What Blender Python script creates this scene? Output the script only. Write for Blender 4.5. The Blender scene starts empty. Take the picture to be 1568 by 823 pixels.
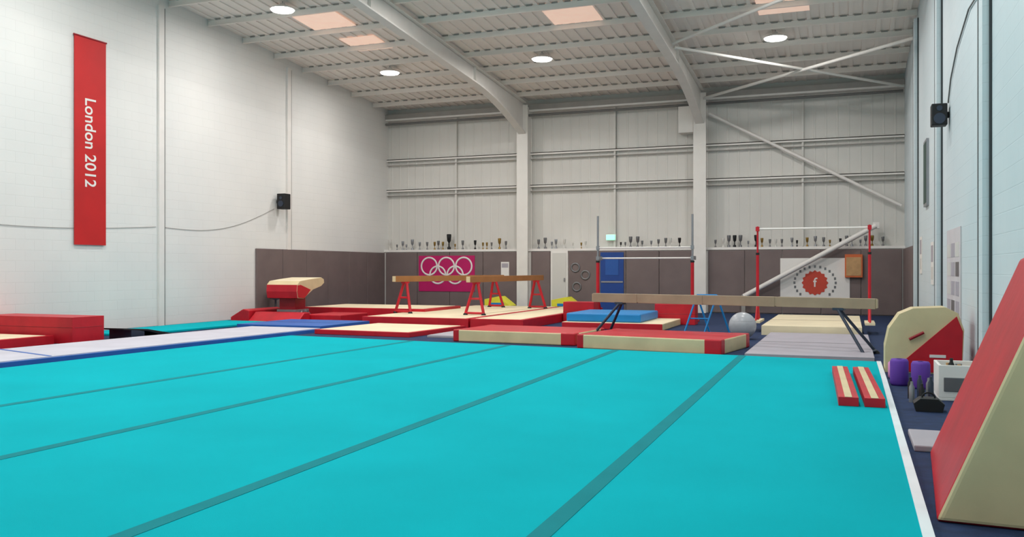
import bpy, bmesh, math, random
from mathutils import Vector, Matrix
random.seed(7)
scene = bpy.context.scene
scene.view_settings.view_transform = 'Standard'
scene.view_settings.look = 'None'

# ------------------------------------------------------------------ helpers
def lin(c):
    out = []
    for v in c[:3]:
        v = v / 255.0
        out.append(v / 12.92 if v <= 0.04045 else ((v + 0.055) / 1.055) ** 2.4)
    return (out[0], out[1], out[2], 1.0)

MATS = {}
def mat(name, col, rough=0.6, var=0.06, scale=3.0, bump=0.0, bscale=80.0, metal=0.0, emit=0.0, spec=0.4):
    if name in MATS:
        return MATS[name]
    m = bpy.data.materials.new(name)
    m.use_nodes = True
    nt = m.node_tree
    bs = nt.nodes['Principled BSDF']
    bs.inputs['Roughness'].default_value = rough
    bs.inputs['Metallic'].default_value = metal
    bs.inputs['Specular IOR Level'].default_value = spec
    tc = nt.nodes.new('ShaderNodeTexCoord')
    nz = nt.nodes.new('ShaderNodeTexNoise')
    nz.inputs['Scale'].default_value = scale
    nz.inputs['Detail'].default_value = 4
    nt.links.new(tc.outputs['Object'], nz.inputs['Vector'])
    rp = nt.nodes.new('ShaderNodeValToRGB')
    L = lin(col)
    a = [max(0, x * (1 - var)) for x in L[:3]] + [1]
    b = [min(1, x * (1 + var)) for x in L[:3]] + [1]
    rp.color_ramp.elements[0].position = 0.3
    rp.color_ramp.elements[1].position = 0.7
    rp.color_ramp.elements[0].color = a
    rp.color_ramp.elements[1].color = b
    nt.links.new(nz.outputs['Fac'], rp.inputs['Fac'])
    nt.links.new(rp.outputs['Color'], bs.inputs['Base Color'])
    if bump > 0:
        n2 = nt.nodes.new('ShaderNodeTexNoise')
        n2.inputs['Scale'].default_value = bscale
        n2.inputs['Detail'].default_value = 3
        nt.links.new(tc.outputs['Object'], n2.inputs['Vector'])
        bp = nt.nodes.new('ShaderNodeBump')
        bp.inputs['Strength'].default_value = bump
        bp.inputs['Distance'].default_value = 0.01
        nt.links.new(n2.outputs['Fac'], bp.inputs['Height'])
        nt.links.new(bp.outputs['Normal'], bs.inputs['Normal'])
    if emit > 0:
        bs.inputs['Emission Color'].default_value = L
        bs.inputs['Emission Strength'].default_value = emit
        try: m.cycles.emission_sampling = 'NONE'
        except Exception: pass
    MATS[name] = m
    return m

def block_mat(name, col, col2):
    m = bpy.data.materials.new(name)
    m.use_nodes = True
    nt = m.node_tree
    bs = nt.nodes['Principled BSDF']
    bs.inputs['Roughness'].default_value = 0.6
    bs.inputs['Specular IOR Level'].default_value = 0.3
    tc = nt.nodes.new('ShaderNodeTexCoord')
    sp = nt.nodes.new('ShaderNodeSeparateXYZ')
    cb = nt.nodes.new('ShaderNodeCombineXYZ')
    nt.links.new(tc.outputs['Object'], sp.inputs[0])
    nt.links.new(sp.outputs['Y'], cb.inputs['X'])
    nt.links.new(sp.outputs['Z'], cb.inputs['Y'])
    br = nt.nodes.new('ShaderNodeTexBrick')
    br.inputs['Scale'].default_value = 1.0
    br.inputs['Brick Width'].default_value = 0.45
    br.inputs['Row Height'].default_value = 0.225
    br.inputs['Mortar Size'].default_value = 0.008
    br.inputs['Mortar Smooth'].default_value = 0.8
    nt.links.new(cb.outputs[0], br.inputs['Vector'])
    nz = nt.nodes.new('ShaderNodeTexNoise')
    nz.inputs['Scale'].default_value = 0.5
    nt.links.new(tc.outputs['Object'], nz.inputs['Vector'])
    rp = nt.nodes.new('ShaderNodeValToRGB')
    rp.color_ramp.elements[0].color = lin(col)
    rp.color_ramp.elements[1].color = lin(col2)
    rp.color_ramp.elements[0].position = 0.35
    rp.color_ramp.elements[1].position = 0.65
    nt.links.new(nz.outputs['Fac'], rp.inputs['Fac'])
    mx = nt.nodes.new('ShaderNodeMix')
    mx.data_type = 'RGBA'
    mx.blend_type = 'MULTIPLY'
    nt.links.new(rp.outputs['Color'], mx.inputs[6])
    mx.inputs[7].default_value = (0.94, 0.94, 0.94, 1)
    nt.links.new(br.outputs['Fac'], mx.inputs[0])
    nt.links.new(mx.outputs[2], bs.inputs['Base Color'])
    bp = nt.nodes.new('ShaderNodeBump')
    bp.invert = True
    bp.inputs['Strength'].default_value = 0.2
    bp.inputs['Distance'].default_value = 0.008
    nt.links.new(br.outputs['Fac'], bp.inputs['Height'])
    nt.links.new(bp.outputs['Normal'], bs.inputs['Normal'])
    return m

class B:
    def __init__(s):
        s.v = []; s.f = []; s.m = []; s.sm = []; s.mats = []
    def mi(s, m):
        if m not in s.mats: s.mats.append(m)
        return s.mats.index(m)
    def add(s, vs, fs, m, smooth=False, fm=None):
        o = len(s.v)
        s.v += [Vector(p) for p in vs]
        for i, f in enumerate(fs):
            s.f.append([o + k for k in f])
            s.m.append(s.mi(fm[i] if fm else m))
            s.sm.append(smooth)
        return s
    def box(s, lo, hi, m, rz=0.0, piv=None, fm=None):
        x0, y0, z0 = lo; x1, y1, z1 = hi
        vs = [(x0,y0,z0),(x1,y0,z0),(x1,y1,z0),(x0,y1,z0),(x0,y0,z1),(x1,y0,z1),(x1,y1,z1),(x0,y1,z1)]
        if rz:
            c = Vector(piv) if piv else Vector(((x0+x1)/2,(y0+y1)/2,0))
            R = Matrix.Rotation(rz, 3, 'Z')
            vs = [R @ (Vector(p) - c) + c for p in vs]
        fs = [(0,3,2,1),(4,5,6,7),(0,1,5,4),(1,2,6,5),(2,3,7,6),(3,0,4,7)]  # bottom top front right back left
        return s.add(vs, fs, m, fm=fm)
    def prism(s, poly, axis, a, b, m, side=None, cap=None):
        n = len(poly)
        def P(p, t):
            if axis == 'x': return (t, p[0], p[1])
            if axis == 'y': return (p[0], t, p[1])
            return (p[0], p[1], t)
        vs = [P(p, a) for p in poly] + [P(p, b) for p in poly]
        fs = [tuple(range(n))[::-1], tuple(range(n, 2*n))]
        fm = [cap or m, cap or m]
        for i in range(n):
            j = (i + 1) % n
            fs.append((i, j, n + j, n + i))
            fm.append(side[i] if side else m)
        return s.add(vs, fs, m, fm=fm)
    def tube(s, p0, p1, r, m, n=12, r2=None):
        p0 = Vector(p0); p1 = Vector(p1)
        r2 = r if r2 is None else r2
        d = (p1 - p0).normalized()
        up = Vector((0,0,1)) if abs(d.z) < 0.95 else Vector((1,0,0))
        a = d.cross(up).normalized(); b = d.cross(a)
        vs = []
        for (p, rr) in ((p0, r), (p1, r2)):
            for i in range(n):
                t = 2*math.pi*i/n
                vs.append(p + a*math.cos(t)*rr + b*math.sin(t)*rr)
        fs = [(i, (i+1) % n, n+(i+1) % n, n+i) for i in range(n)]
        s.add(vs, fs, m, smooth=True)
        s.add(vs, [tuple(range(n))[::-1], tuple(range(n, 2*n))], m)
        return s
    def path(s, pts, r, m, n=8):
        for i in range(len(pts)-1):
            s.tube(pts[i], pts[i+1], r, m, n)
        return s
    def lathe(s, prof, loc, m, n=16, smooth=True):
        loc = Vector(loc); vs = []; fs = []
        for (r, z) in prof:
            for i in range(n):
                t = 2*math.pi*i/n
                vs.append(loc + Vector((r*math.cos(t), r*math.sin(t), z)))
        for k in range(len(prof)-1):
            for i in range(n):
                j = (i+1) % n
                fs.append((k*n+i, k*n+j, (k+1)*n+j, (k+1)*n+i))
        s.add(vs, fs, m, smooth=smooth)
        s.add(vs, [tuple(range(n))[::-1], tuple(range((len(prof)-1)*n, len(prof)*n))], m)
        return s
    def ring(s, c, ex, ey, R, r, m, n=40, k=8):
        c = Vector(c); ex = Vector(ex); ey = Vector(ey); ez = ex.cross(ey)
        vs = []; fs = []
        for i in range(n):
            t = 2*math.pi*i/n
            d = ex*math.cos(t) + ey*math.sin(t)
            for j in range(k):
                q = 2*math.pi*j/k
                vs.append(c + d*(R + r*math.cos(q)) + ez*r*0.35*math.sin(q))
        for i in range(n):
            for j in range(k):
                fs.append((i*k+j, ((i+1)%n)*k+j, ((i+1)%n)*k+(j+1)%k, i*k+(j+1)%k))
        return s.add(vs, fs, m, smooth=True)
    def sphere(s, c, r, m, nu=32, nv=16, sq=1.0):
        prof = []
        for i in range(nv+1):
            t = -math.pi/2 + math.pi*i/nv
            prof.append((max(1e-4, r*math.cos(t)), r*sq*math.sin(t)))
        return s.lathe(prof, c, m, nu)
    def build(s, name, bevel=0.0, seg=2, parent=None, rot=0.0, piv=None):
        vs = s.v
        if rot:
            c = Vector(piv); R = Matrix.Rotation(rot, 3, 'Z')
            vs = [R @ (p - c) + c for p in vs]
        lo = Vector((min(p.x for p in vs), min(p.y for p in vs), min(p.z for p in vs)))
        hi = Vector((max(p.x for p in vs), max(p.y for p in vs), max(p.z for p in vs)))
        o = Vector(((lo.x+hi.x)/2, (lo.y+hi.y)/2, lo.z))
        if name.startswith(('wall_', 'floor', 'ceiling')): o = Vector((0,0,0))
        me = bpy.data.meshes.new(name)
        me.from_pydata([p - o for p in vs], [], s.f)
        for m in s.mats: me.materials.append(m)
        for i, p in enumerate(me.polygons):
            p.material_index = s.m[i]; p.use_smooth = s.sm[i]
        bm = bmesh.new(); bm.from_mesh(me)
        bmesh.ops.recalc_face_normals(bm, faces=bm.faces)
        bm.to_mesh(me); bm.free()
        ob = bpy.data.objects.new(name, me)
        ob.location = o
        scene.collection.objects.link(ob)
        if bevel > 0:
            md = ob.modifiers.new('bevel', 'BEVEL')
            md.width = bevel; md.segments = seg; md.limit_method = 'ANGLE'; md.angle_limit = math.radians(40)
        if parent:
            ob.parent = parent
            ob.location = o - parent.location
        return ob

def text_mesh(name, body, size, mtl, M, parent, extrude=0.004):
    cu = bpy.data.curves.new(name, 'FONT')
    cu.body = body; cu.size = size; cu.extrude = extrude
    cu.align_x = 'CENTER'; cu.align_y = 'CENTER'
    cu.offset = 0.004
    tmp = bpy.data.objects.new(name + '_tmp', cu)
    scene.collection.objects.link(tmp)
    dg = bpy.context.evaluated_depsgraph_get()
    me = bpy.data.meshes.new_from_object(tmp.evaluated_get(dg))
    bpy.data.objects.remove(tmp)
    me.transform(M)
    me.materials.clear(); me.materials.append(mtl)
    ob = bpy.data.objects.new(name, me)
    scene.collection.objects.link(ob)
    ob.parent = parent
    ob.location = -parent.location
    return ob

# ------------------------------------------------------------------ materials
M_white = mat('painted_steel_white', (228, 224, 219), 0.5, 0.03)
M_frame = mat('portal_frame_paint', (224, 221, 215), 0.5, 0.03)
M_roof = mat('roof_liner_sheet', (238, 230, 222), 0.6, 0.04, 0.6)
M_clad = mat('cladding_liner', (208, 206, 200), 0.5, 0.05, 0.5)
M_dark = mat('dark_grey_steel', (112, 112, 110), 0.6)  # own dark grey of eaves tube, conduits, cable and mat seam
M_gap = mat('movement_joint', (62, 66, 68), 0.7)
M_midgrey = mat('grey_steel_and_gap_shade', (150, 147, 142), 0.6)  # grey steel parts, also the painted shade in the roof sheet gaps
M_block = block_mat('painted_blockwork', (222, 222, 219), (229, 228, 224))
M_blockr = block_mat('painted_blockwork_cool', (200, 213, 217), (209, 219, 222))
M_pad = mat('wall_pad_vinyl', (114, 100, 98), 0.5, 0.08, 2.0)
M_navy = mat('navy_carpet', (26, 46, 82), 0.9, 0.25, 8, 0.3, 300)
M_teal = mat('teal_carpet', (8, 170, 181), 0.95, 0.06, 0.7, 0.25, 350, spec=0.05)
M_seam = mat('teal_seam_strip', (34, 132, 139), 0.9, 0.05, 3, 0.2, 200, spec=0.05)
M_edge = mat('white_edge_trim', (225, 232, 235), 0.5)
M_red = mat('red_vinyl', (190, 24, 40), 0.42, 0.14, 2.5, 0.3, 7)
M_red2 = mat('dark_red_vinyl', (150, 20, 34), 0.45, 0.1, 2.5, 0.2, 9)
M_cream = mat('cream_vinyl', (214, 195, 153), 0.5, 0.1, 2.0, 0.3, 7)
M_creamtop = mat('cream_mat_top', (230, 216, 183), 0.6, 0.08, 1.5, 0.25, 6)
M_tan = mat('beam_suede_tan', (158, 140, 116), 0.75, 0.1, 3, 0.2, 200)
M_brown = mat('beam_suede_brown', (160, 110, 64), 0.7, 0.1, 3)
M_blue = mat('blue_vinyl', (30, 130, 196), 0.45, 0.08)
M_blue2 = mat('royal_blue_vinyl', (38, 96, 176), 0.5, 0.08)
M_grey = mat('grey_mat', (168, 162, 170), 0.7, 0.06, 2)
M_track = mat('tumble_track_bed', (194, 192, 202), 0.7, 0.08, 1.2)
M_steel = mat('galvanised_steel', (150, 152, 156), 0.35, 0.05, metal=0.6)
M_navyst = mat('navy_steel', (48, 56, 72), 0.4)
M_black = mat('black_plastic', (24, 24, 26), 0.5)
M_purple = mat('purple_foam', (98, 58, 160), 0.7)
M_pink = mat('pink_foam', (214, 140, 190), 0.7)
M_yel = mat('yellow_foam', (226, 222, 60), 0.6)
M_silver = mat('silver_ball_vinyl', (172, 175, 180), 0.3, 0.06)
M_paper = mat('paper_white', (230, 227, 222), 0.6, 0.02)
M_magenta = mat('magenta_banner', (186, 18, 96), 0.6)
M_bannerred = mat('banner_red', (192, 26, 28), 0.6, 0.1, 1.2)
M_skylight = mat('rooflight_grp', (248, 212, 192), 0.5, 0.05, 4, emit=0.45)
M_lens = mat('lamp_lens', (255, 252, 248), 0.4, 0.0, emit=9)
M_exit = mat('exit_sign_green', (150, 240, 200), 0.4, emit=1.2)
M_gold = mat('trophy_gold', (150, 120, 60), 0.3, metal=0.7)
M_pewter = mat('trophy_pewter', (120, 120, 122), 0.35, metal=0.5)
M_bluedoor = mat('blue_door_paint', (24, 66, 140), 0.5)
M_wood = mat('plywood', (190, 150, 104), 0.6, 0.12, 6)
M_orange = mat('orange_box', (206, 104, 58), 0.6)
M_green = mat('dark_green_board', (54, 78, 70), 0.6)

# ------------------------------------------------------------------ room
UL, UR, VB, VF = -16.0, 1.56, 29.0, -4.0
RIDGE = 10.0
SL = 0.078
R0 = 7.3 + SL*29
def roof(v):
    return R0 - SL*v if v >= RIDGE else R0 - SL*RIDGE - SL*(RIDGE - v)
gable = [(VF,0),(VB,0),(VB,roof(VB)),(RIDGE,roof(RIDGE)),(VF,roof(VF))]
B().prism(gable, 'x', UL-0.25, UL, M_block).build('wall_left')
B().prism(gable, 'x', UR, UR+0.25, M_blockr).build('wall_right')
B().box((UL-0.25, VF-0.25, 0), (UR+0.25, VF, roof(VF)), M_block).build('wall_front')
b = B().box((UL-0.25, VB, 0), (UR+0.25, VB+0.25, roof(VB)+0.02), M_clad)
x = UL + 0.15
while x < UR - 0.05:
    b.prism([(x-0.035, VB), (x-0.02, VB-0.008), (x+0.02, VB-0.008), (x+0.035, VB)], 'z', 2.2, 6.9, M_clad)
    x += 0.33
b.build('wall_back')
B().box((UL-0.25, VF-0.25, -0.2), (UR+0.25, VB+0.25, 0), M_navy).build('floor')

b = B()
def slab(u0, u1, v0, v1, dz0, dz1, m):
    vs = []
    for dz in (dz0, dz1):
        for (u, v) in ((u0,v0),(u1,v0),(u1,v1),(u0,v1)):
            vs.append((u, v, roof(v)+dz))
    b.add(vs, [(0,3,2,1),(4,5,6,7),(0,1,5,4),(1,2,6,5),(2,3,7,6),(3,0,4,7)], m)
slab(UL-0.25, UR+0.25, RIDGE, VB+0.25, 0, 0.12, M_roof)
slab(UL-0.25, UR+0.25, VF-0.25, RIDGE, 0, 0.12, M_roof)
x = UL + 0.2
while x < UR - 0.1:
    slab(x-0.05, x+0.05, RIDGE, VB-0.05, -0.03, 0.0, M_roof)
    x += 0.33
b.build('ceiling')

b = B()
v = VB - 1.2
while v > 2:
    z = roof(v) - 0.032
    b.box((UL+0.02, v-0.03, z-0.02), (UR-0.02, v+0.03, z), M_roof)
    b.box((UL+0.02, v-0.012, z-0.14), (UR-0.02, v+0.012, z-0.02), M_roof)
    b.box((UL+0.02, v-0.035, z-0.152), (UR-0.02, v+0.02, z-0.14), M_roof)
    u = UL + 0.36
    while u < UR - 0.1:
        b.box((u-0.08, v-0.034, z-0.015), (u+0.08, v-0.03, z+0.025), M_midgrey)  # grey blocks stand in for the shaded gaps between sheet ribs
        u += 0.33
    v -= 1.45
b.build('roof_purlins')

for cu in (-10.5, -4.46):
    b = B()
    b.box((cu-0.2, VB-0.56, 0), (cu+0.2, VB-0.52, roof(VB-0.5)-0.3), M_frame)
    b.box((cu-0.18, VB-0.06, 0), (cu+0.18, VB-0.03, roof(VB)-0.3), M_frame)
    b.box((cu-0.15, VB-0.52, 0), (cu+0.15, VB-0.06, roof(VB)-0.3), M_frame)
    vb, vm = VB-0.5, RIDGE
    top0, top1 = roof(vb)-0.22, roof(vm)-0.22
    # web depth follows a smooth haunch curve
    N = 9
    low = []
    for i in range(N):
        t = i/(N-1)
        q = vb - t*4.2
        low.append((q, roof(q)-0.22 - 0.45 - 0.6*(1-t)**1.8))
    b.prism([(vb+0.44, top0-0.05),(vm, top1),(vm, top1-0.45)] + low[::-1] + [(vb+0.44, low[0][1])], 'x', cu-0.025, cu+0.025, M_frame)
    pts = low + [(vm, top1-0.45)]
    for i in range(len(pts)-1):
        (a0, z0), (a1, z1) = pts[i], pts[i+1]
        b.prism([(a0, z0),(a1, z1),(a1, z1-0.04),(a0, z0-0.04)], 'x', cu-0.13, cu+0.13, M_frame)
    b.prism([(vb, top0),(vm, top1),(vm, top1+0.03),(vb, top0+0.03)], 'x', cu-0.13, cu+0.13, M_frame)
    b.prism([(vm, top1),(VF+0.05, roof(VF)-0.26),(VF+0.05, roof(VF)-0.75),(vm, top1-0.49)], 'x', cu-0.1, cu+0.1, M_frame)
    for q in (24.2, 18.0, 14.0):
        b.box((cu-0.11, q-0.01, roof(q)-0.66), (cu+0.11, q+0.01, roof(q)-0.23), M_frame)
    b.build('portal_frame')
B().box((-5.15, VB-0.5, 5.8), (-4.67, VB-0.05, 6.65), M_frame).build('column_head_casing', bevel=0.01)

b = B()
for (z, w) in ((5.42, 0.2), (4.3, 0.2)):
    b.box((UL+0.01, VB-0.16, z), (UR-0.01, VB-0.01, z+0.025), M_white)
    b.box((UL+0.01, VB-0.16, z-0.05), (UR-0.01, VB-0.145, z+0.025), M_white)
    b.box((UL+0.01, VB-0.16, z-0.2), (UR-0.01, VB-0.15, z-0.185), M_midgrey)
    b.box((UL+0.01, VB-0.15, z-0.2), (UR-0.01, VB-0.01, z-0.18), M_white)
b.build('trim_1')
b = B()
b.tube((UL+0.05, VB-0.3, 6.72), (UR-0.05, VB-0.3, 6.72), 0.045, M_dark)
b.box((UL+0.01, VB-0.25, 6.86), (UR-0.01, VB-0.03, 6.92), M_white)
b.box((UL+0.01, VB-0.28, 6.92), (UR-0.01, VB-0.2, 7.08), M_midgrey)
b.build('eaves_beam')
b = B()
for u in (-13.2, -7.35, -1.35):
    b.box((u-0.03, VB-0.12, 2.12), (u+0.03, VB-0.01, 6.84), M_clad)
b.build('sheeting_posts')

b = B()
b.box((UL+0.001, VB-0.3, 0), (UR-0.001, VB-0.001, 2.02), M_white)
b.box((UL+0.001, VB-0.36, 2.02), (UR-0.001, VB-0.001, 2.1), M_white)
b.build('trim_2')

def padding_back(u0, u1):
    b = B(); n = max(1, round((u1-u0)/1.2)); w = (u1-u0)/n
    for i in range(n):
        b.box((u0+i*w+0.006, VB-0.37, 0.02), (u0+(i+1)*w-0.006, VB-0.3, 2.0), M_pad)
    b.build('wall_padding', bevel=0.015)
padding_back(UL+0.08, -10.75)
padding_back(-10.25, -9.55)
padding_back(-8.9, -7.85)
padding_back(-6.9, -4.7)
padding_back(-4.22, UR-0.08)
b = B()
v = 21.1
for i in range(6):
    b.box((UL, v+0.006, 0.02), (UL+0.07, v+1.24, 2.0), M_pad); v += 1.25
b.build('wall_padding', bevel=0.015)
b = B()
v = 23.7
for i in range(4):
    b.box((UR-0.07, v+0.006, 0.02), (UR, v+1.19, 2.0), M_pad); v += 1.2
b.build('wall_padding', bevel=0.015)

b = B()
b.box((-9.53, VB-0.36, 0), (-8.92, VB-0.3, 2.02), M_paper)
b.box((-9.47, VB-0.38, 0.02), (-8.98, VB-0.36, 1.95), M_clad)
b.box((-9.05, VB-0.42, 0.98), (-9.01, VB-0.38, 1.1), M_steel)
b.build('door_1')
b = B()
b.box((-7.83, VB-0.36, 0), (-6.92, VB-0.3, 2.02), M_pad)
b.box((-7.77, VB-0.39, 0.02), (-6.98, VB-0.36, 1.96), M_bluedoor)
b.box((-7.74, VB-0.41, 0.95), (-7.0, VB-0.39, 1.0), M_steel)
b.box((-7.6, VB-0.4, 1.2), (-7.15, VB-0.39, 1.8), mat('door_panel_blue', (34, 84, 160), 0.4))
b.build('door_2')
b = B()
b.box((-7.62, VB-0.22, 2.38), (-7.33, VB-0.14, 2.55), M_exit)
b.box((-7.65, VB-0.14, 2.36), (-7.3, VB-0.122, 2.57), M_white)
b.build('exit_sign', bevel=0.005)
b = B()
for (u, z) in ((-8.65, 1.45), (-8.3, 1.2), (-8.6, 0.8)):
    b.ring((u, VB-0.385, z), (1,0,0), (0,0,1), 0.14, 0.03, M_pewter)
b.build('wall_hoops')

for v in (17.35, 22.7):
    b = B()
    b.box((UL, v-0.09, 0), (UL+0.06, v+0.09, roof(v)-0.25), M_white)
    b.tube((UL+0.03, v+0.115, 0), (UL+0.03, v+0.115, roof(v)-0.3), 0.022, M_dark)
    b.build('wall_conduit')
for v in (11.8, 17.6, 23.4):
    b = B()
    b.box((UR-0.1, v-0.16, 0), (UR, v+0.16, roof(v)-0.3), M_blockr)
    b.box((UR-0.105, v+0.165, 0), (UR, v+0.215, roof(v)-0.3), M_gap)
    b.box((UR-0.03, v-0.19, 0), (UR, v-0.165, roof(v)-0.3), M_gap)
    b.build('steel_column')
b = B()
b.tube((-4.2, VB-0.25, 6.4), (UR-0.1, VB-0.25, 3.3), 0.05, M_white)
b.build('wall_brace')
b = B()
b.tube((-3.08, VB-0.6, 0.55), (0.75, VB-0.6, 2.7), 0.075, M_white)
b.box((-3.15, VB-0.65, 0.0), (-3.03, VB-0.55, 0.6), M_midgrey)
b.box((0.66, VB-0.62, 2.62), (0.84, VB-0.3, 2.8), M_white)
b.build('diagonal_brace')
b = B()
b.tube((-4.3, 28.4, 6.85), (1.5, 23.8, 7.1), 0.045, M_frame)
b.tube((-4.3, 23.2, 7.25), (1.5, 28.4, 6.8), 0.04, M_frame)
b.tube((-4.3, 23.0, 7.3), (1.5, 18.2, 7.6), 0.04, M_frame)
b.build('roof_brace')

for (u, v, su, sv) in ((-12.95, 20.1, 0.65, 0.62), (-12.8, 21.9, 0.55, 0.55), (-6.55, 21.4, 0.65, 0.85), (-1.5, 22.1, 0.6, 0.65), (-13.0, 14, 0.6, 0.6), (-6.6, 14, 0.6, 0.6), (-1.5, 14, 0.6, 0.6)):
    b = B()
    vs = []
    for dz in (-0.045, -0.032):
        for (a, c) in ((u-su,v-sv),(u+su,v-sv),(u+su,v+sv),(u-su,v+sv)):
            vs.append((a, c, roof(c)+dz))
    b.add(vs, [(0,3,2,1),(4,5,6,7),(0,1,5,4),(1,2,6,5),(2,3,7,6),(3,0,4,7)], M_skylight)
    b.build('rooflight_panel')

for v in (24.0, 18.5, 13.0, 7.5, 1.5):
    for u in (-13.2, -8.25, -1.8):
        z = roof(v) - 0.24
        b = B()
        b.lathe([(0.06,0.16),(0.08,0.12),(0.16,0.09),(0.3,0.03),(0.31,0.0)], (u, v, z), M_white, 24)
        b.lathe([(0.27,-0.03),(0.29,0.004)], (u, v, z), M_lens, 24)
        b.tube((u, v, z+0.15), (u, v, roof(v)-0.032), 0.012, M_steel)
        b.build('high_bay_lamp')
        L = bpy.data.lights.new('high_bay_light', 'AREA')
        L.shape = 'DISK'; L.size = 0.5
        L.energy = {24.0:130, 18.5:150, 13.0:162, 7.5:165, 1.5:155}[v]
        L.color = (1.0, 0.968, 0.945)
        o = bpy.data.objects.new('high_bay_light', L)
        o.location = (u, v, z - 0.04)
        scene.collection.objects.link(o)

# ------------------------------------------------------------------ gymnastics floor
TZ = 0.04
b = B()
b.prism([(-11.4,VF+0.5),(0.32,VF+0.5),(0.38,12.0),(0.38,14.15),(-10.75,15.35)], 'z', 0.001, TZ, M_teal)
def backv(u): return 14.15 + (0.38-u)/(0.38+10.75)*1.2
for (un, uf) in ((-1.42, -1.58), (-3.38, -3.68), (-5.8, -5.72), (-8.15, -7.78)):
    w = 0.058
    b.prism([(un-w,VF+0.5),(un+w,VF+0.5),(uf+w,backv(uf)),(uf-w,backv(uf))], 'z', TZ-0.005, TZ+0.003, M_seam)
b.prism([(0.32,VF+0.5),(0.38,VF+0.5),(0.44,12.0),(0.44,14.15),(0.38,14.15),(0.38,12.0)], 'z', 0.001, TZ+0.006, M_edge)
b.build('gymnastics_floor_mat')

b = B()
b.prism([(-13.3, 6),(-11.42, 6),(-11.0, 16.9),(-12.9, 16.9)], 'z', 0.0, 0.07, M_blue2)
b.prism([(-13.3, 6),(-11.48, 6),(-11.06, 16.9),(-12.9, 16.9)], 'z', 0.07, 0.085, M_track)
b.prism([(-13.25,10.6),(-11.36,10.0),(-11.36,10.06),(-13.25,10.66)], 'z', 0.085, 0.089, M_blue2)
b.build('tumble_track')
b = B(); b.box((-13.4, 17.0, 0), (-11.1, 19.15, 0.12), M_blue2); b.box((-13.38, 18.08, 0.12), (-11.12, 18.1, 0.123), M_navy); b.build('blue_landing_mat', bevel=0.03)
B().box((-15.4, 14.3, 0), (-14.0, 19.1, 0.05), M_teal).build('vault_runway', bevel=0.01)
b = B()
b.prism([(13.75,0.0),(14.1,0.0),(14.1,0.14),(13.75,0.2)], 'x', -14.0+0.02, -13.4, M_navyst)
b.prism([(13.55,0.2),(13.55,0.23),(14.2,0.18),(14.9,0.05),(14.9,0.0),(14.7,0.0),(14.2,0.14)], 'x', -14.0+0.02, -13.4, M_black)
b.build('springboard', bevel=0.006)
b = B()
b.box((-15.95, 12.5, 0), (-13.6, 13.25, 0.5), M_red)
b.box((-15.95, 12.494, 0.3), (-13.6, 12.5, 0.31), M_red2)
b.box((-13.6, 12.55, 0.3), (-13.594, 13.2, 0.31), M_red2)
b.build('red_foam_block', bevel=0.04, seg=3)
b = B()
b.box((-15.9, 10.9, 0), (-13.95, 12.4, 0.16), M_red, fm=[M_cream,M_red,M_red,M_red,M_red,M_red])
b.box((-15.8, 11.0, 0.16), (-14.05, 12.3, 0.166), M_creamtop)
b.build('landing_mat', bevel=0.02)

def mat_obj(name, u0, u1, v0, v1, z0, z1, border=0.0, top=M_creamtop, side=M_red, rot=0.0):
    b = B()
    b.box((u0,v0,z0),(u1,v1,z1), side)
    if border:
        b.box((u0+border, v0+border, z1-0.01), (u1-border, v1-border, z1+0.006), top)
    return b.build(name, bevel=0.02, rot=rot, piv=((u0+u1)/2,(v0+v1)/2,0))

mat_obj('landing_mat', -14.9, -10.9, 21.8, 24.2, 0.0, 0.3, 0.12)
b = B()
b.prism([(-15.5,0.0),(-14.9,0.0),(-14.9,0.3),(-15.1,0.34),(-15.5,0.12)], 'y', 19.4, 20.9, M_red)
b.prism([(19.25,0.0),(19.85,0.0),(19.85,0.26),(19.6,0.26)], 'x', -14.85, -13.3, M_red)
b.box((-13.5, 19.9, 0), (-12.4, 21.3, 0.2), M_red)
b.build('padded_vault_surround', bevel=0.02)
b = B()
prof = [(20.02,0.62),(19.98,0.8),(20.0,0.98),(20.12,1.08),(20.5,1.12),(21.15,1.17),(21.28,1.12),(21.3,1.02),(21.15,0.93),(20.75,0.84),(20.45,0.68),(20.3,0.6)]
sd = [M_red, M_red, M_cream, M_creamtop, M_creamtop, M_creamtop, M_cream, M_cream, M_red, M_red, M_red, M_red]
b.prism(prof, 'x', -14.78, -13.8, M_cream, side=sd, cap=M_cream)
b.prism([(20.03,0.64),(19.99,0.8),(20.01,0.97),(20.15,0.98),(20.62,0.84),(20.42,0.68),(20.3,0.615)], 'x', -13.8, -13.785, M_red)
b.box((-14.55, 20.25, 0.28), (-14.05, 20.75, 0.7), M_red2)
b.box((-14.6, 20.2, 0.22), (-14.0, 20.85, 0.3), M_steel)
for s in (-14.62, -14.0):
    b.box((s, 19.95, 0.0), (s+0.06, 21.2, 0.06), M_steel)
    b.tube((s+0.03, 20.3, 0.05), (s+0.03, 20.45, 0.25), 0.035, M_steel)
    b.tube((s+0.03, 20.95, 0.05), (s+0.03, 20.7, 0.25), 0.035, M_steel)
b.build('vaulting_table', bevel=0.04, seg=3)
b = B()
b.lathe([(0.16,0),(0.16,0.03),(0.03,0.05),(0.03,0.5),(0.2,0.55),(0.22,0.72),(0.18,0.72)], (-15.65, 21.6, 0), M_pewter, 20)
b.build('chalk_stand')

mat_obj('landing_mat', -10.75, -8.35, 16.25, 18.7, 0.0, 0.1, 0.08, rot=math.radians(-4))
mat_obj('landing_mat', -11.4, -8.5, 19.3, 26.4, 0.0, 0.22, 0.1)
mat_obj('landing_mat', -8.45, -7.1, 19.3, 26.4, 0.0, 0.22, 0.1)
mat_obj('grey_floor_mat', -8.1, -7.3, 16.3, 18.6, 0.0, 0.05, 0.02, M_grey, M_grey)

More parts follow.
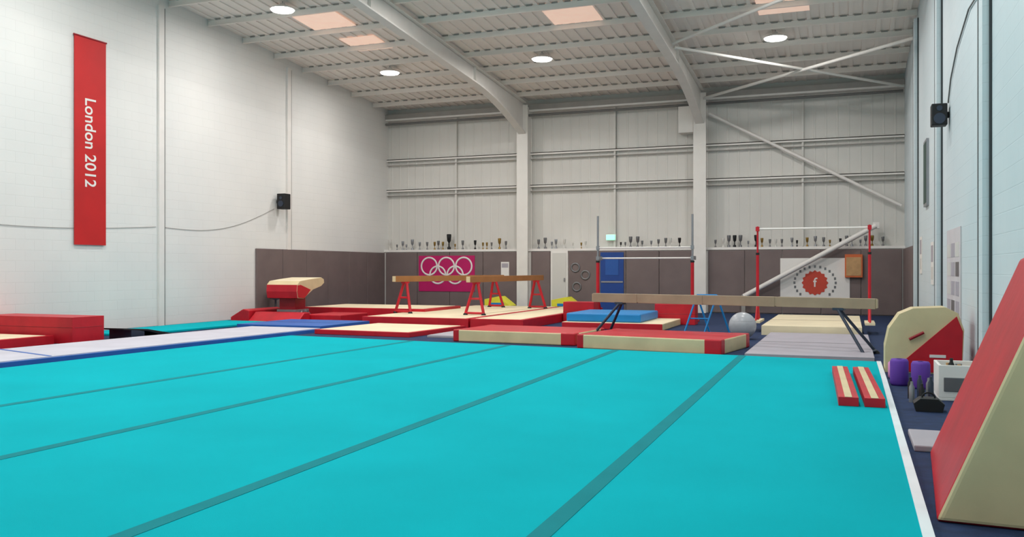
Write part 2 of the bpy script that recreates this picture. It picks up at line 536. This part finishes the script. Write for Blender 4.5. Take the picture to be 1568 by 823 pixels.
def crash(u0, u1, v0, v1, h, rot):
    b = B()
    b.box((u0,v0,0),(u1,v1,h), M_red, fm=[M_cream,M_red,M_cream,M_cream,M_cream,M_cream])
    c = 0.22
    for (a0,a1) in ((u0-0.006,u0+c*0.6),(u1-c*1.3,u1+0.006)):
        for (c0,c1) in ((v0-0.006,v0+c),(v1-c,v1+0.006)):
            b.box((a0,c0,0.0),(a1,c1,h+0.004), M_red)
    b.build('crash_mat', bevel=0.025, seg=3, rot=rot, piv=((u0+u1)/2,(v0+v1)/2,0))
crash(-7.15, -4.62, 15.55, 17.2, 0.23, math.radians(-4))
crash(-4.4, -1.8, 14.85, 16.6, 0.25, math.radians(-9))

b = B(); b.box((-6.35, 19.9, 0), (-3.95, 22.2, 0.16), M_red, fm=[M_cream,M_creamtop,M_red,M_cream,M_red,M_red]); b.build('landing_mat', bevel=0.02)
b = B(); b.box((-6.3, 20.1, 0.165), (-4.5, 22.1, 0.36), M_blue); b.build('blue_crash_mat', bevel=0.03)
for (u0,u1,v0,v1,h) in ((-7.06,-6.22,22.25,22.7,0.54),(-4.62,-3.6,22.25,22.7,0.52)):
    b = B()
    b.box((u0,v0,0),(u1,v1,h), M_red)
    b.box((u0-0.004,v0-0.004,h*0.5),(u1+0.004,v1+0.004,h*0.5+0.02), M_red2)
    b.build('red_foam_block', bevel=0.03)
for (u, v) in ((-10.9, 27.0), (-8.6, 27.1)):
    b = B()
    b.prism([(u-0.4,0.0),(u+0.5,0.0),(u+0.5,0.2),(u+0.1,0.5),(u-0.4,0.4)], 'y', v, v+0.6, M_yel)
    b.box((u-0.2, v-0.006, 0.2), (u+0.3, v, 0.29), M_blue)
    b.build('foam_wedge', bevel=0.03)

b = B(); b.box((-1.55, 14.4, 0), (0.36, 19.4, 0.07), M_grey)
b.box((-1.55, 16.9, 0.07), (0.36, 16.93, 0.073), M_dark); b.build('grey_floor_mat', bevel=0.015)
b = B(); b.box((-1.75, 19.5, 0), (0.25, 24.4, 0.2), M_creamtop); b.box((-1.75, 21.9, 0.2), (0.25, 21.93, 0.203), M_tan); b.build('landing_mat', bevel=0.03)

# ------------------------------------------------------------------ balance beams
def balance_beam(p0, p1, top, zbase, mbeam, mleg, splay, inset, foot_w, rleg, pads=False):
    p0 = Vector((p0[0], p0[1], 0)); p1 = Vector((p1[0], p1[1], 0))
    d = (p1-p0); L = d.length; d.normalize(); n = Vector((-d.y, d.x, 0))
    b = B()
    def bx(a, c, w, z0, z1, m):
        A = p0 + d*a; C = p0 + d*c
        vs = []
        for z in (z0, z1):
            for q in (A-n*w, C-n*w, C+n*w, A+n*w):
                vs.append((q.x, q.y, z))
        b.add(vs, [(0,3,2,1),(4,5,6,7),(0,1,5,4),(1,2,6,5),(2,3,7,6),(3,0,4,7)], m)
    bx(0, L, 0.06, top-0.155, top, mbeam)
    bx(-0.012, 0.0, 0.055, top-0.15, top-0.005, M_cream)
    bx(L, L+0.012, 0.055, top-0.15, top-0.005, M_cream)
    if pads:
        for (a, c) in ((0.0, 1.0), (1.02, 2.35), (2.37, 3.7), (3.72, L)):
            bx(a+0.005, c-0.005, 0.068, top-0.165, top+0.008, mbeam)
    for sgn, base in ((1, inset), (-1, L-inset)):
        topc = p0 + d*base
        ft = p0 + d*(base - sgn*splay)
        bx(base-0.09, base+0.09, 0.075, top-0.2, top-0.155, mleg)
        feet = []
        for s in (-1, 1):
            f = ft + n*foot_w*s
            b.tube((topc.x+n.x*0.05*s, topc.y+n.y*0.05*s, top-0.19), (f.x, f.y, zbase+0.03), rleg, mleg)
            b.lathe([(0.06,0),(0.06,0.02),(0.035,0.05)], (f.x, f.y, zbase), M_black, 12)
            feet.append(f)
        b.tube((feet[0].x, feet[0].y, zbase+0.05), (feet[1].x, feet[1].y, zbase+0.05), rleg*0.8, mleg)
        if not pads:
            mid = (topc+ft)/2
            b.tube((mid.x-n.x*foot_w*0.5, mid.y-n.y*foot_w*0.5, (top+zbase)/2-0.08), (mid.x+n.x*foot_w*0.5, mid.y+n.y*foot_w*0.5, (top+zbase)/2-0.08), rleg*0.7, mleg)
    b.build('balance_beam', bevel=0.015)
balance_beam((-4.75, 17.0), (0.42, 15.55), 0.92, 0.0, M_tan, M_navyst, 0.5, 0.6, 0.35, 0.026, True)
balance_beam((-11.2, 20.6), (-10.1, 25.6), 1.22, 0.226, M_brown, M_red, 0.1, 0.45, 0.26, 0.038)
balance_beam((-8.98, 20.4), (-8.7, 25.3), 1.22, 0.226, M_brown, M_red, 0.1, 0.45, 0.26, 0.038)

# ------------------------------------------------------------------ bars
def bars(u0, u1, v, zt, zbars, mlow, mhigh, zsplit, rb=0.022, z0=0.0, rp=0.045, mbase=M_red, cross=True):
    b = B()
    for u in (u0, u1):
        b.tube((u, v, z0+0.03), (u, v, zsplit), rp, mlow)
        b.tube((u, v, zsplit), (u, v, zt), rp*0.65, mhigh)
        b.lathe([(rp*1.2,0),(rp*1.2,0.05)], (u, v, zsplit-0.02), M_black, 12)
        b.box((u-0.1, v-0.55, z0), (u+0.1, v+0.55, z0+0.05), mbase)
        b.tube((u, v-0.45, z0+0.05), (u, v, 0.7), 0.02, mlow)
        b.tube((u, v+0.45, z0+0.05), (u, v, 0.7), 0.02, mlow)
    for (z, dv) in zbars:
        b.tube((u0, v+dv, z), (u1, v+dv, z), rb, M_paper)
        for u in (u0, u1):
            b.box((u-0.04, v+min(dv,0)-0.04, z-0.05), (u+0.04, v+max(dv,0)+0.04, z+0.05), mhigh)
    if cross: b.box((u0, v-0.05, z0), (u1, v+0.05, z0+0.04), mbase)
    b.build('gymnastics_bars')
bars(-6.4, -3.84, 23.3, 2.85, ((1.98, 0.0), (1.7, 0.3)), M_red, M_steel, 1.6)
bars(-1.95, 0.42, 20.8, 2.38, ((2.32, 0.0),), M_red, M_red, 1.75, z0=0.204, rp=0.034, mbase=M_creamtop, cross=False)

b = B()
for du in (0.0, 0.42):
    b.tube((-3.3+du, 18.9, 0.0), (-3.05+du, 19.1, 0.85), 0.02, M_blue)
    b.tube((-2.8+du, 19.3, 0.0), (-3.05+du, 19.1, 0.85), 0.02, M_blue)
b.tube((-3.05, 19.1, 0.85), (-2.63, 19.1, 0.85), 0.02, M_blue)
b.tube((-3.2, 19.0, 0.35), (-2.78, 19.0, 0.35), 0.015, M_blue)
b.build('trestle_stand')
b = B().sphere((-2.0, 18.2, 0.272), 0.27, M_silver, 40, 24)
for k in (-0.1, 0.0, 0.1):
    b.ring((-2.0, 18.2, 0.272+k), (1,0,0), (0,1,0), math.sqrt(0.27**2-k*k)-0.001, 0.003, M_silver, 40, 6)
b.build('exercise_ball')

# ------------------------------------------------------------------ right side
b = B()
W = [(0.45,0.0),(1.36,0.0),(1.36,1.5),(1.06,1.5)]
b.prism(W, 'y', 5.45, 7.45, M_cream, side=[M_red2, M_red, M_red, M_red], cap=M_cream)
b.build('incline_mat', bevel=0.03, seg=3, rot=math.radians(-3.5), piv=(0.45, 5.45, 0))
b = B(); b.box((0.47, 7.5, 0.0), (0.85, 8.25, 0.05), M_grey); b.build('grey_floor_mat', bevel=0.01)

for (un, uf) in ((-0.005, -0.115), (0.24, 0.14)):
    b = B()
    def strip(w, z0, z1, m, v0=9.45, v1=12.4):
        vs = []
        for z in (z0, z1):
            vs += [(un-w, v0, z), (un+w, v0, z), (uf+w, v1, z), (uf-w, v1, z)]
        b.add(vs, [(0,3,2,1),(4,5,6,7),(0,1,5,4),(1,2,6,5),(2,3,7,6),(3,0,4,7)], m)
    strip(0.095, TZ+0.001, TZ+0.09, M_red)
    strip(0.035, TZ+0.09, TZ+0.096, M_cream)
    b.build('foam_floor_beam', bevel=0.01)

b = B()
out = [(0.5,0.0),(1.4,0.0),(1.45,0.1),(1.47,0.6),(1.4,0.82),(1.25,0.9),(0.85,0.88),(0.68,0.8),(0.55,0.6),(0.5,0.35)]
out = [(p[0]-0.04, p[1]) for p in out]
b.prism(out, 'y', 13.1, 13.65, M_cream, side=[M_red2,M_red,M_red,M_red,M_cream,M_cream,M_cream,M_cream,M_cream,M_cream])
tri = [(0.54,0.02),(1.36,0.02),(1.4,0.1),(1.415,0.58),(1.34,0.78)]
b.prism(tri, 'y', 13.085, 13.1, M_red)
b.tube((0.76, 13.06, 0.46), (0.94, 13.06, 0.56), 0.02, M_red2)
b.box((1.01, 13.08, 0.22), (1.21, 13.086, 0.26), M_paper)
b.build('shaped_foam_mat', bevel=0.03, seg=3)

b = B()
for (u, v) in ((0.57, 11.7), (0.79, 11.45)):
    b.lathe([(0.035,0.32),(0.035,0.0),(0.09,0.0),(0.105,0.03),(0.105,0.29),(0.09,0.32),(0.035,0.32)], (u, v, 0.0), M_purple, 24)
b.build('foam_rollers')
B().lathe([(0.07,0),(0.09,0.02),(0.09,0.2),(0.07,0.22)], (0.56, 12.4, 0), M_pink, 20).build('pink_foam_roller')

b = B()
c0 = 0.9
b.box((c0, 10.5, 0.0), (c0+0.5, 11.1, 0.03), M_paper)
for (lo, hi) in (((c0,10.5,0.03),(c0+0.5,10.53,0.38)),((c0,11.07,0.03),(c0+0.5,11.1,0.38)),((c0,10.53,0.03),(c0+0.03,11.07,0.38)),((c0+0.47,10.53,0.03),(c0+0.5,11.07,0.38))):
    b.box(lo, hi, M_paper)
for i in range(6):
    u = c0+0.09 + random.random()*0.33; v = 10.6 + random.random()*0.4; r = 0.03+random.random()*0.015; h = 0.38+random.random()*0.08
    b.lathe([(r,0.03),(r,h-0.08),(r*0.5,h-0.04),(r*0.5,h)], (u, v, 0), random.choice([M_steel, M_black, M_pink, M_wood]), 12)
b.box((c0+0.05, 10.49, 0.1), (c0+0.3, 10.5, 0.25), M_pewter)
b.build('storage_crate', bevel=0.005)
b = B()
for i in range(6):
    u = 0.62 + (i % 3)*0.09 + random.random()*0.01; v = 10.2 + (i//3)*0.3 + random.random()*0.1
    r = 0.028; h = 0.2+random.random()*0.1
    b.lathe([(r,0.0),(r,h-0.06),(r*0.5,h-0.03),(r*0.5,h)], (u, v, 0), random.choice([M_steel, M_black, M_wood, M_navyst]), 12)
b.build('water_bottles')
b = B()
b.prism([(0.62,0),(0.86,0),(0.88,0.08),(0.82,0.13),(0.66,0.13),(0.6,0.08)], 'y', 9.6, 9.8, M_black)
b.ring((0.74, 9.7, 0.12), (1,0,0), (0,0,1), 0.06, 0.01, M_black)
b.build('kit_bag', bevel=0.02)

# ------------------------------------------------------------------ wall items
b = B(); b.box((UL+0.03, 14.72, 1.95), (UL+0.045, 15.6, 6.6), M_bannerred)
b.tube((UL+0.04, 14.7, 6.6), (UL+0.04, 15.62, 6.6), 0.02, M_red2)
ban = b.build('hanging_banner')
M = Matrix(((0,0,1,UL+0.046),(0,1.15,0,15.14),(-1,0,0,4.25),(0,0,0,1)))
text_mesh('banner_text', 'London 2012', 0.375, M_paper, M, ban)

b = B(); b.box((-14.55, VB-0.39, 0.6), (-12.35, VB-0.372, 1.88), M_magenta)
c = Vector((-13.45, VB-0.395, 1.36))
for (du, dz) in ((-0.68,0.14),(0,0.14),(0.68,0.14),(-0.34,-0.17),(0.34,-0.17)):
    b.ring(c + Vector((du,0,dz)), (1,0,0), (0,0,1), 0.31, 0.032, M_paper)
b.build('rings_banner')

b = B(); b.box((-2.0, VB-0.39, 0.42), (0.02, VB-0.372, 1.74), M_paper)
c = Vector((-0.98, VB-0.4, 0.98))
star = []
for i in range(32):
    t = 2*math.pi*i/32; r = 0.34 if i % 2 else 0.39
    star.append((c.x+r*math.cos(t), c.z+r*math.sin(t)))
b.prism(star, 'y', VB-0.4, VB-0.39, mat('crest_red', (196, 70, 52), 0.6))
for i in range(24):
    t = 2*math.pi*i/24
    if math.sin(t) > -0.75:
        p = c + Vector((math.cos(t)*0.6, 0, math.sin(t)*0.5))
        b.box((p.x-0.03, VB-0.394, p.z-0.04), (p.x+0.03, VB-0.39, p.z+0.04), M_pewter)
cp = b.build('club_banner')
M = Matrix(((1,0,0,-0.98),(0,0,-1,VB-0.402),(0,1,0,0.98),(0,0,0,1)))
text_mesh('banner_figure', 'f', 0.4, M_paper, M, cp)

b = B(); b.box((-0.12, VB-0.52, 1.15), (0.38, VB-0.372, 1.85), M_orange); b.box((-0.08, VB-0.53, 1.2), (0.34, VB-0.52, 1.76), M_wood); b.build('wall_cabinet', bevel=0.01)
b = B(); b.box((-11.35, VB-0.385, 1.15), (-11.05, VB-0.372, 1.65), M_paper); b.box((-11.32, VB-0.388, 1.45), (-11.08, VB-0.385, 1.6), M_grey); b.build('notice_sheet')
b = B(); b.box((UR-0.02, 14.6, 0.6), (UR-0.002, 16.5, 2.05), mat('poster_grey', (206,200,202), 0.6))
for i in range(3):
    for j in range(4):
        b.box((UR-0.024, 14.75+i*0.6, 0.7+j*0.3), (UR-0.02, 15.2+i*0.6, 0.92+j*0.3), random.choice([M_grey, M_pewter, M_clad, M_grey]))
b.build('wall_poster')
b = B(); b.box((UR-0.05, 20.3, 2.75), (UR-0.002, 21.1, 4.15), M_steel); b.box((UR-0.056, 20.36, 2.81), (UR-0.05, 21.04, 4.09), M_green); b.build('framed_notice_board')
for (v, z) in ((19.4, 1.1), (22.4, 1.3)):
    b = B(); b.box((UR-0.015, v-0.3, z), (UR-0.002, v+0.3, z+0.85), M_paper)
    b.box((UR-0.018, v-0.22, z+0.45), (UR-0.015, v+0.22, z+0.78), M_grey)
    b.box((UR-0.018, v-0.22, z+0.1), (UR-0.015, v+0.22, z+0.35), M_clad)
    b.build('paper_notice')
def speaker(u, v, z, s, w=0.3, h=0.46, d0=0.1, d1=0.38):
    b = B()
    b.box((min(u, u+s*d0), v-0.04, z-0.05), (max(u, u+s*d0), v+0.04, z+0.05), M_black)
    b.box((min(u+s*d0, u+s*d1), v-w/2, z-h/2), (max(u+s*d0, u+s*d1), v+w/2, z+h/2), M_black)
    um = u+s*(d0+d1)/2
    for (dz, r) in ((-0.07,0.09),(0.1,0.045)):
        b.tube((um, v-w/2-0.012, z+dz), (um, v-w/2, z+dz), r, M_navyst, 20)
    return b.build('wall_speaker', bevel=0.015)
speaker(UL, 22.15, 3.42, 1)
speaker(UR, 16.3, 3.98, -1, 0.26, 0.36, 0.04, 0.28)
b = B()
pts = []
for i in range(25):
    t = i/24
    v = 22.0 - t*4.5
    pts.append((UL+0.012, v, 3.2 - 0.75*t - 0.3*math.sin(math.pi*t)))
b.path(pts, 0.006, M_midgrey, 6)
pts = []
for i in range(20):
    t = i/19
    pts.append((UL+0.012, 17.2 - t*7.0, 2.45 - 0.15*math.sin(math.pi*t)))
b.path(pts, 0.006, M_midgrey, 6)
b.build('speaker_cable')
b = B()
b.path([(UR-0.02, 16.3, 4.18),(UR-0.02, 15.9, 4.5),(UR-0.02, 15.0, 4.8),(UR-0.02, 13.6, 5.0),(UR-0.02, 12.15, 4.9)], 0.012, M_dark, 6)
b.build('speaker_cable')

b = B()
def trophy(u, h, m):
    s = h/0.4
    z = 2.101
    b.lathe([(0.05*s,0),(0.05*s,0.06*s),(0.02*s,0.08*s),(0.015*s,0.17*s),(0.05*s,0.22*s),(0.065*s,0.36*s),(0.06*s,0.4*s)], (u, VB-0.27, z), m, 8)
for (a, c) in ((-15.8, -11.2), (-10.0, -8.2), (-7.1, -5.0), (-4.0, 1.2)):
    u = a
    while u < c:
        trophy(u, random.choice([0.2,0.24,0.28,0.32,0.38]), random.choice([M_pewter, M_gold, M_black, M_clad, M_pewter, M_steel]))
        u += random.choice([0.15, 0.18, 0.24, 0.3])
trophy(-13.4, 0.55, M_black)
b.build('trophies')

# ------------------------------------------------------------------ world + camera
w = bpy.data.worlds.new('world'); scene.world = w
w.use_nodes = True
w.node_tree.nodes['Background'].inputs[0].default_value = (0.9, 0.95, 1.0, 1)
w.node_tree.nodes['Background'].inputs[1].default_value = 0.6

cam = bpy.data.cameras.new('camera')
cam.sensor_width = 36; cam.lens = 31.0
cam.clip_start = 0.05; cam.clip_end = 200
co = bpy.data.objects.new('camera', cam)
co.location = (0, 0, 1.42)
co.rotation_euler = (math.radians(90), 0, math.radians(20.92))
scene.collection.objects.link(co)
scene.camera = co
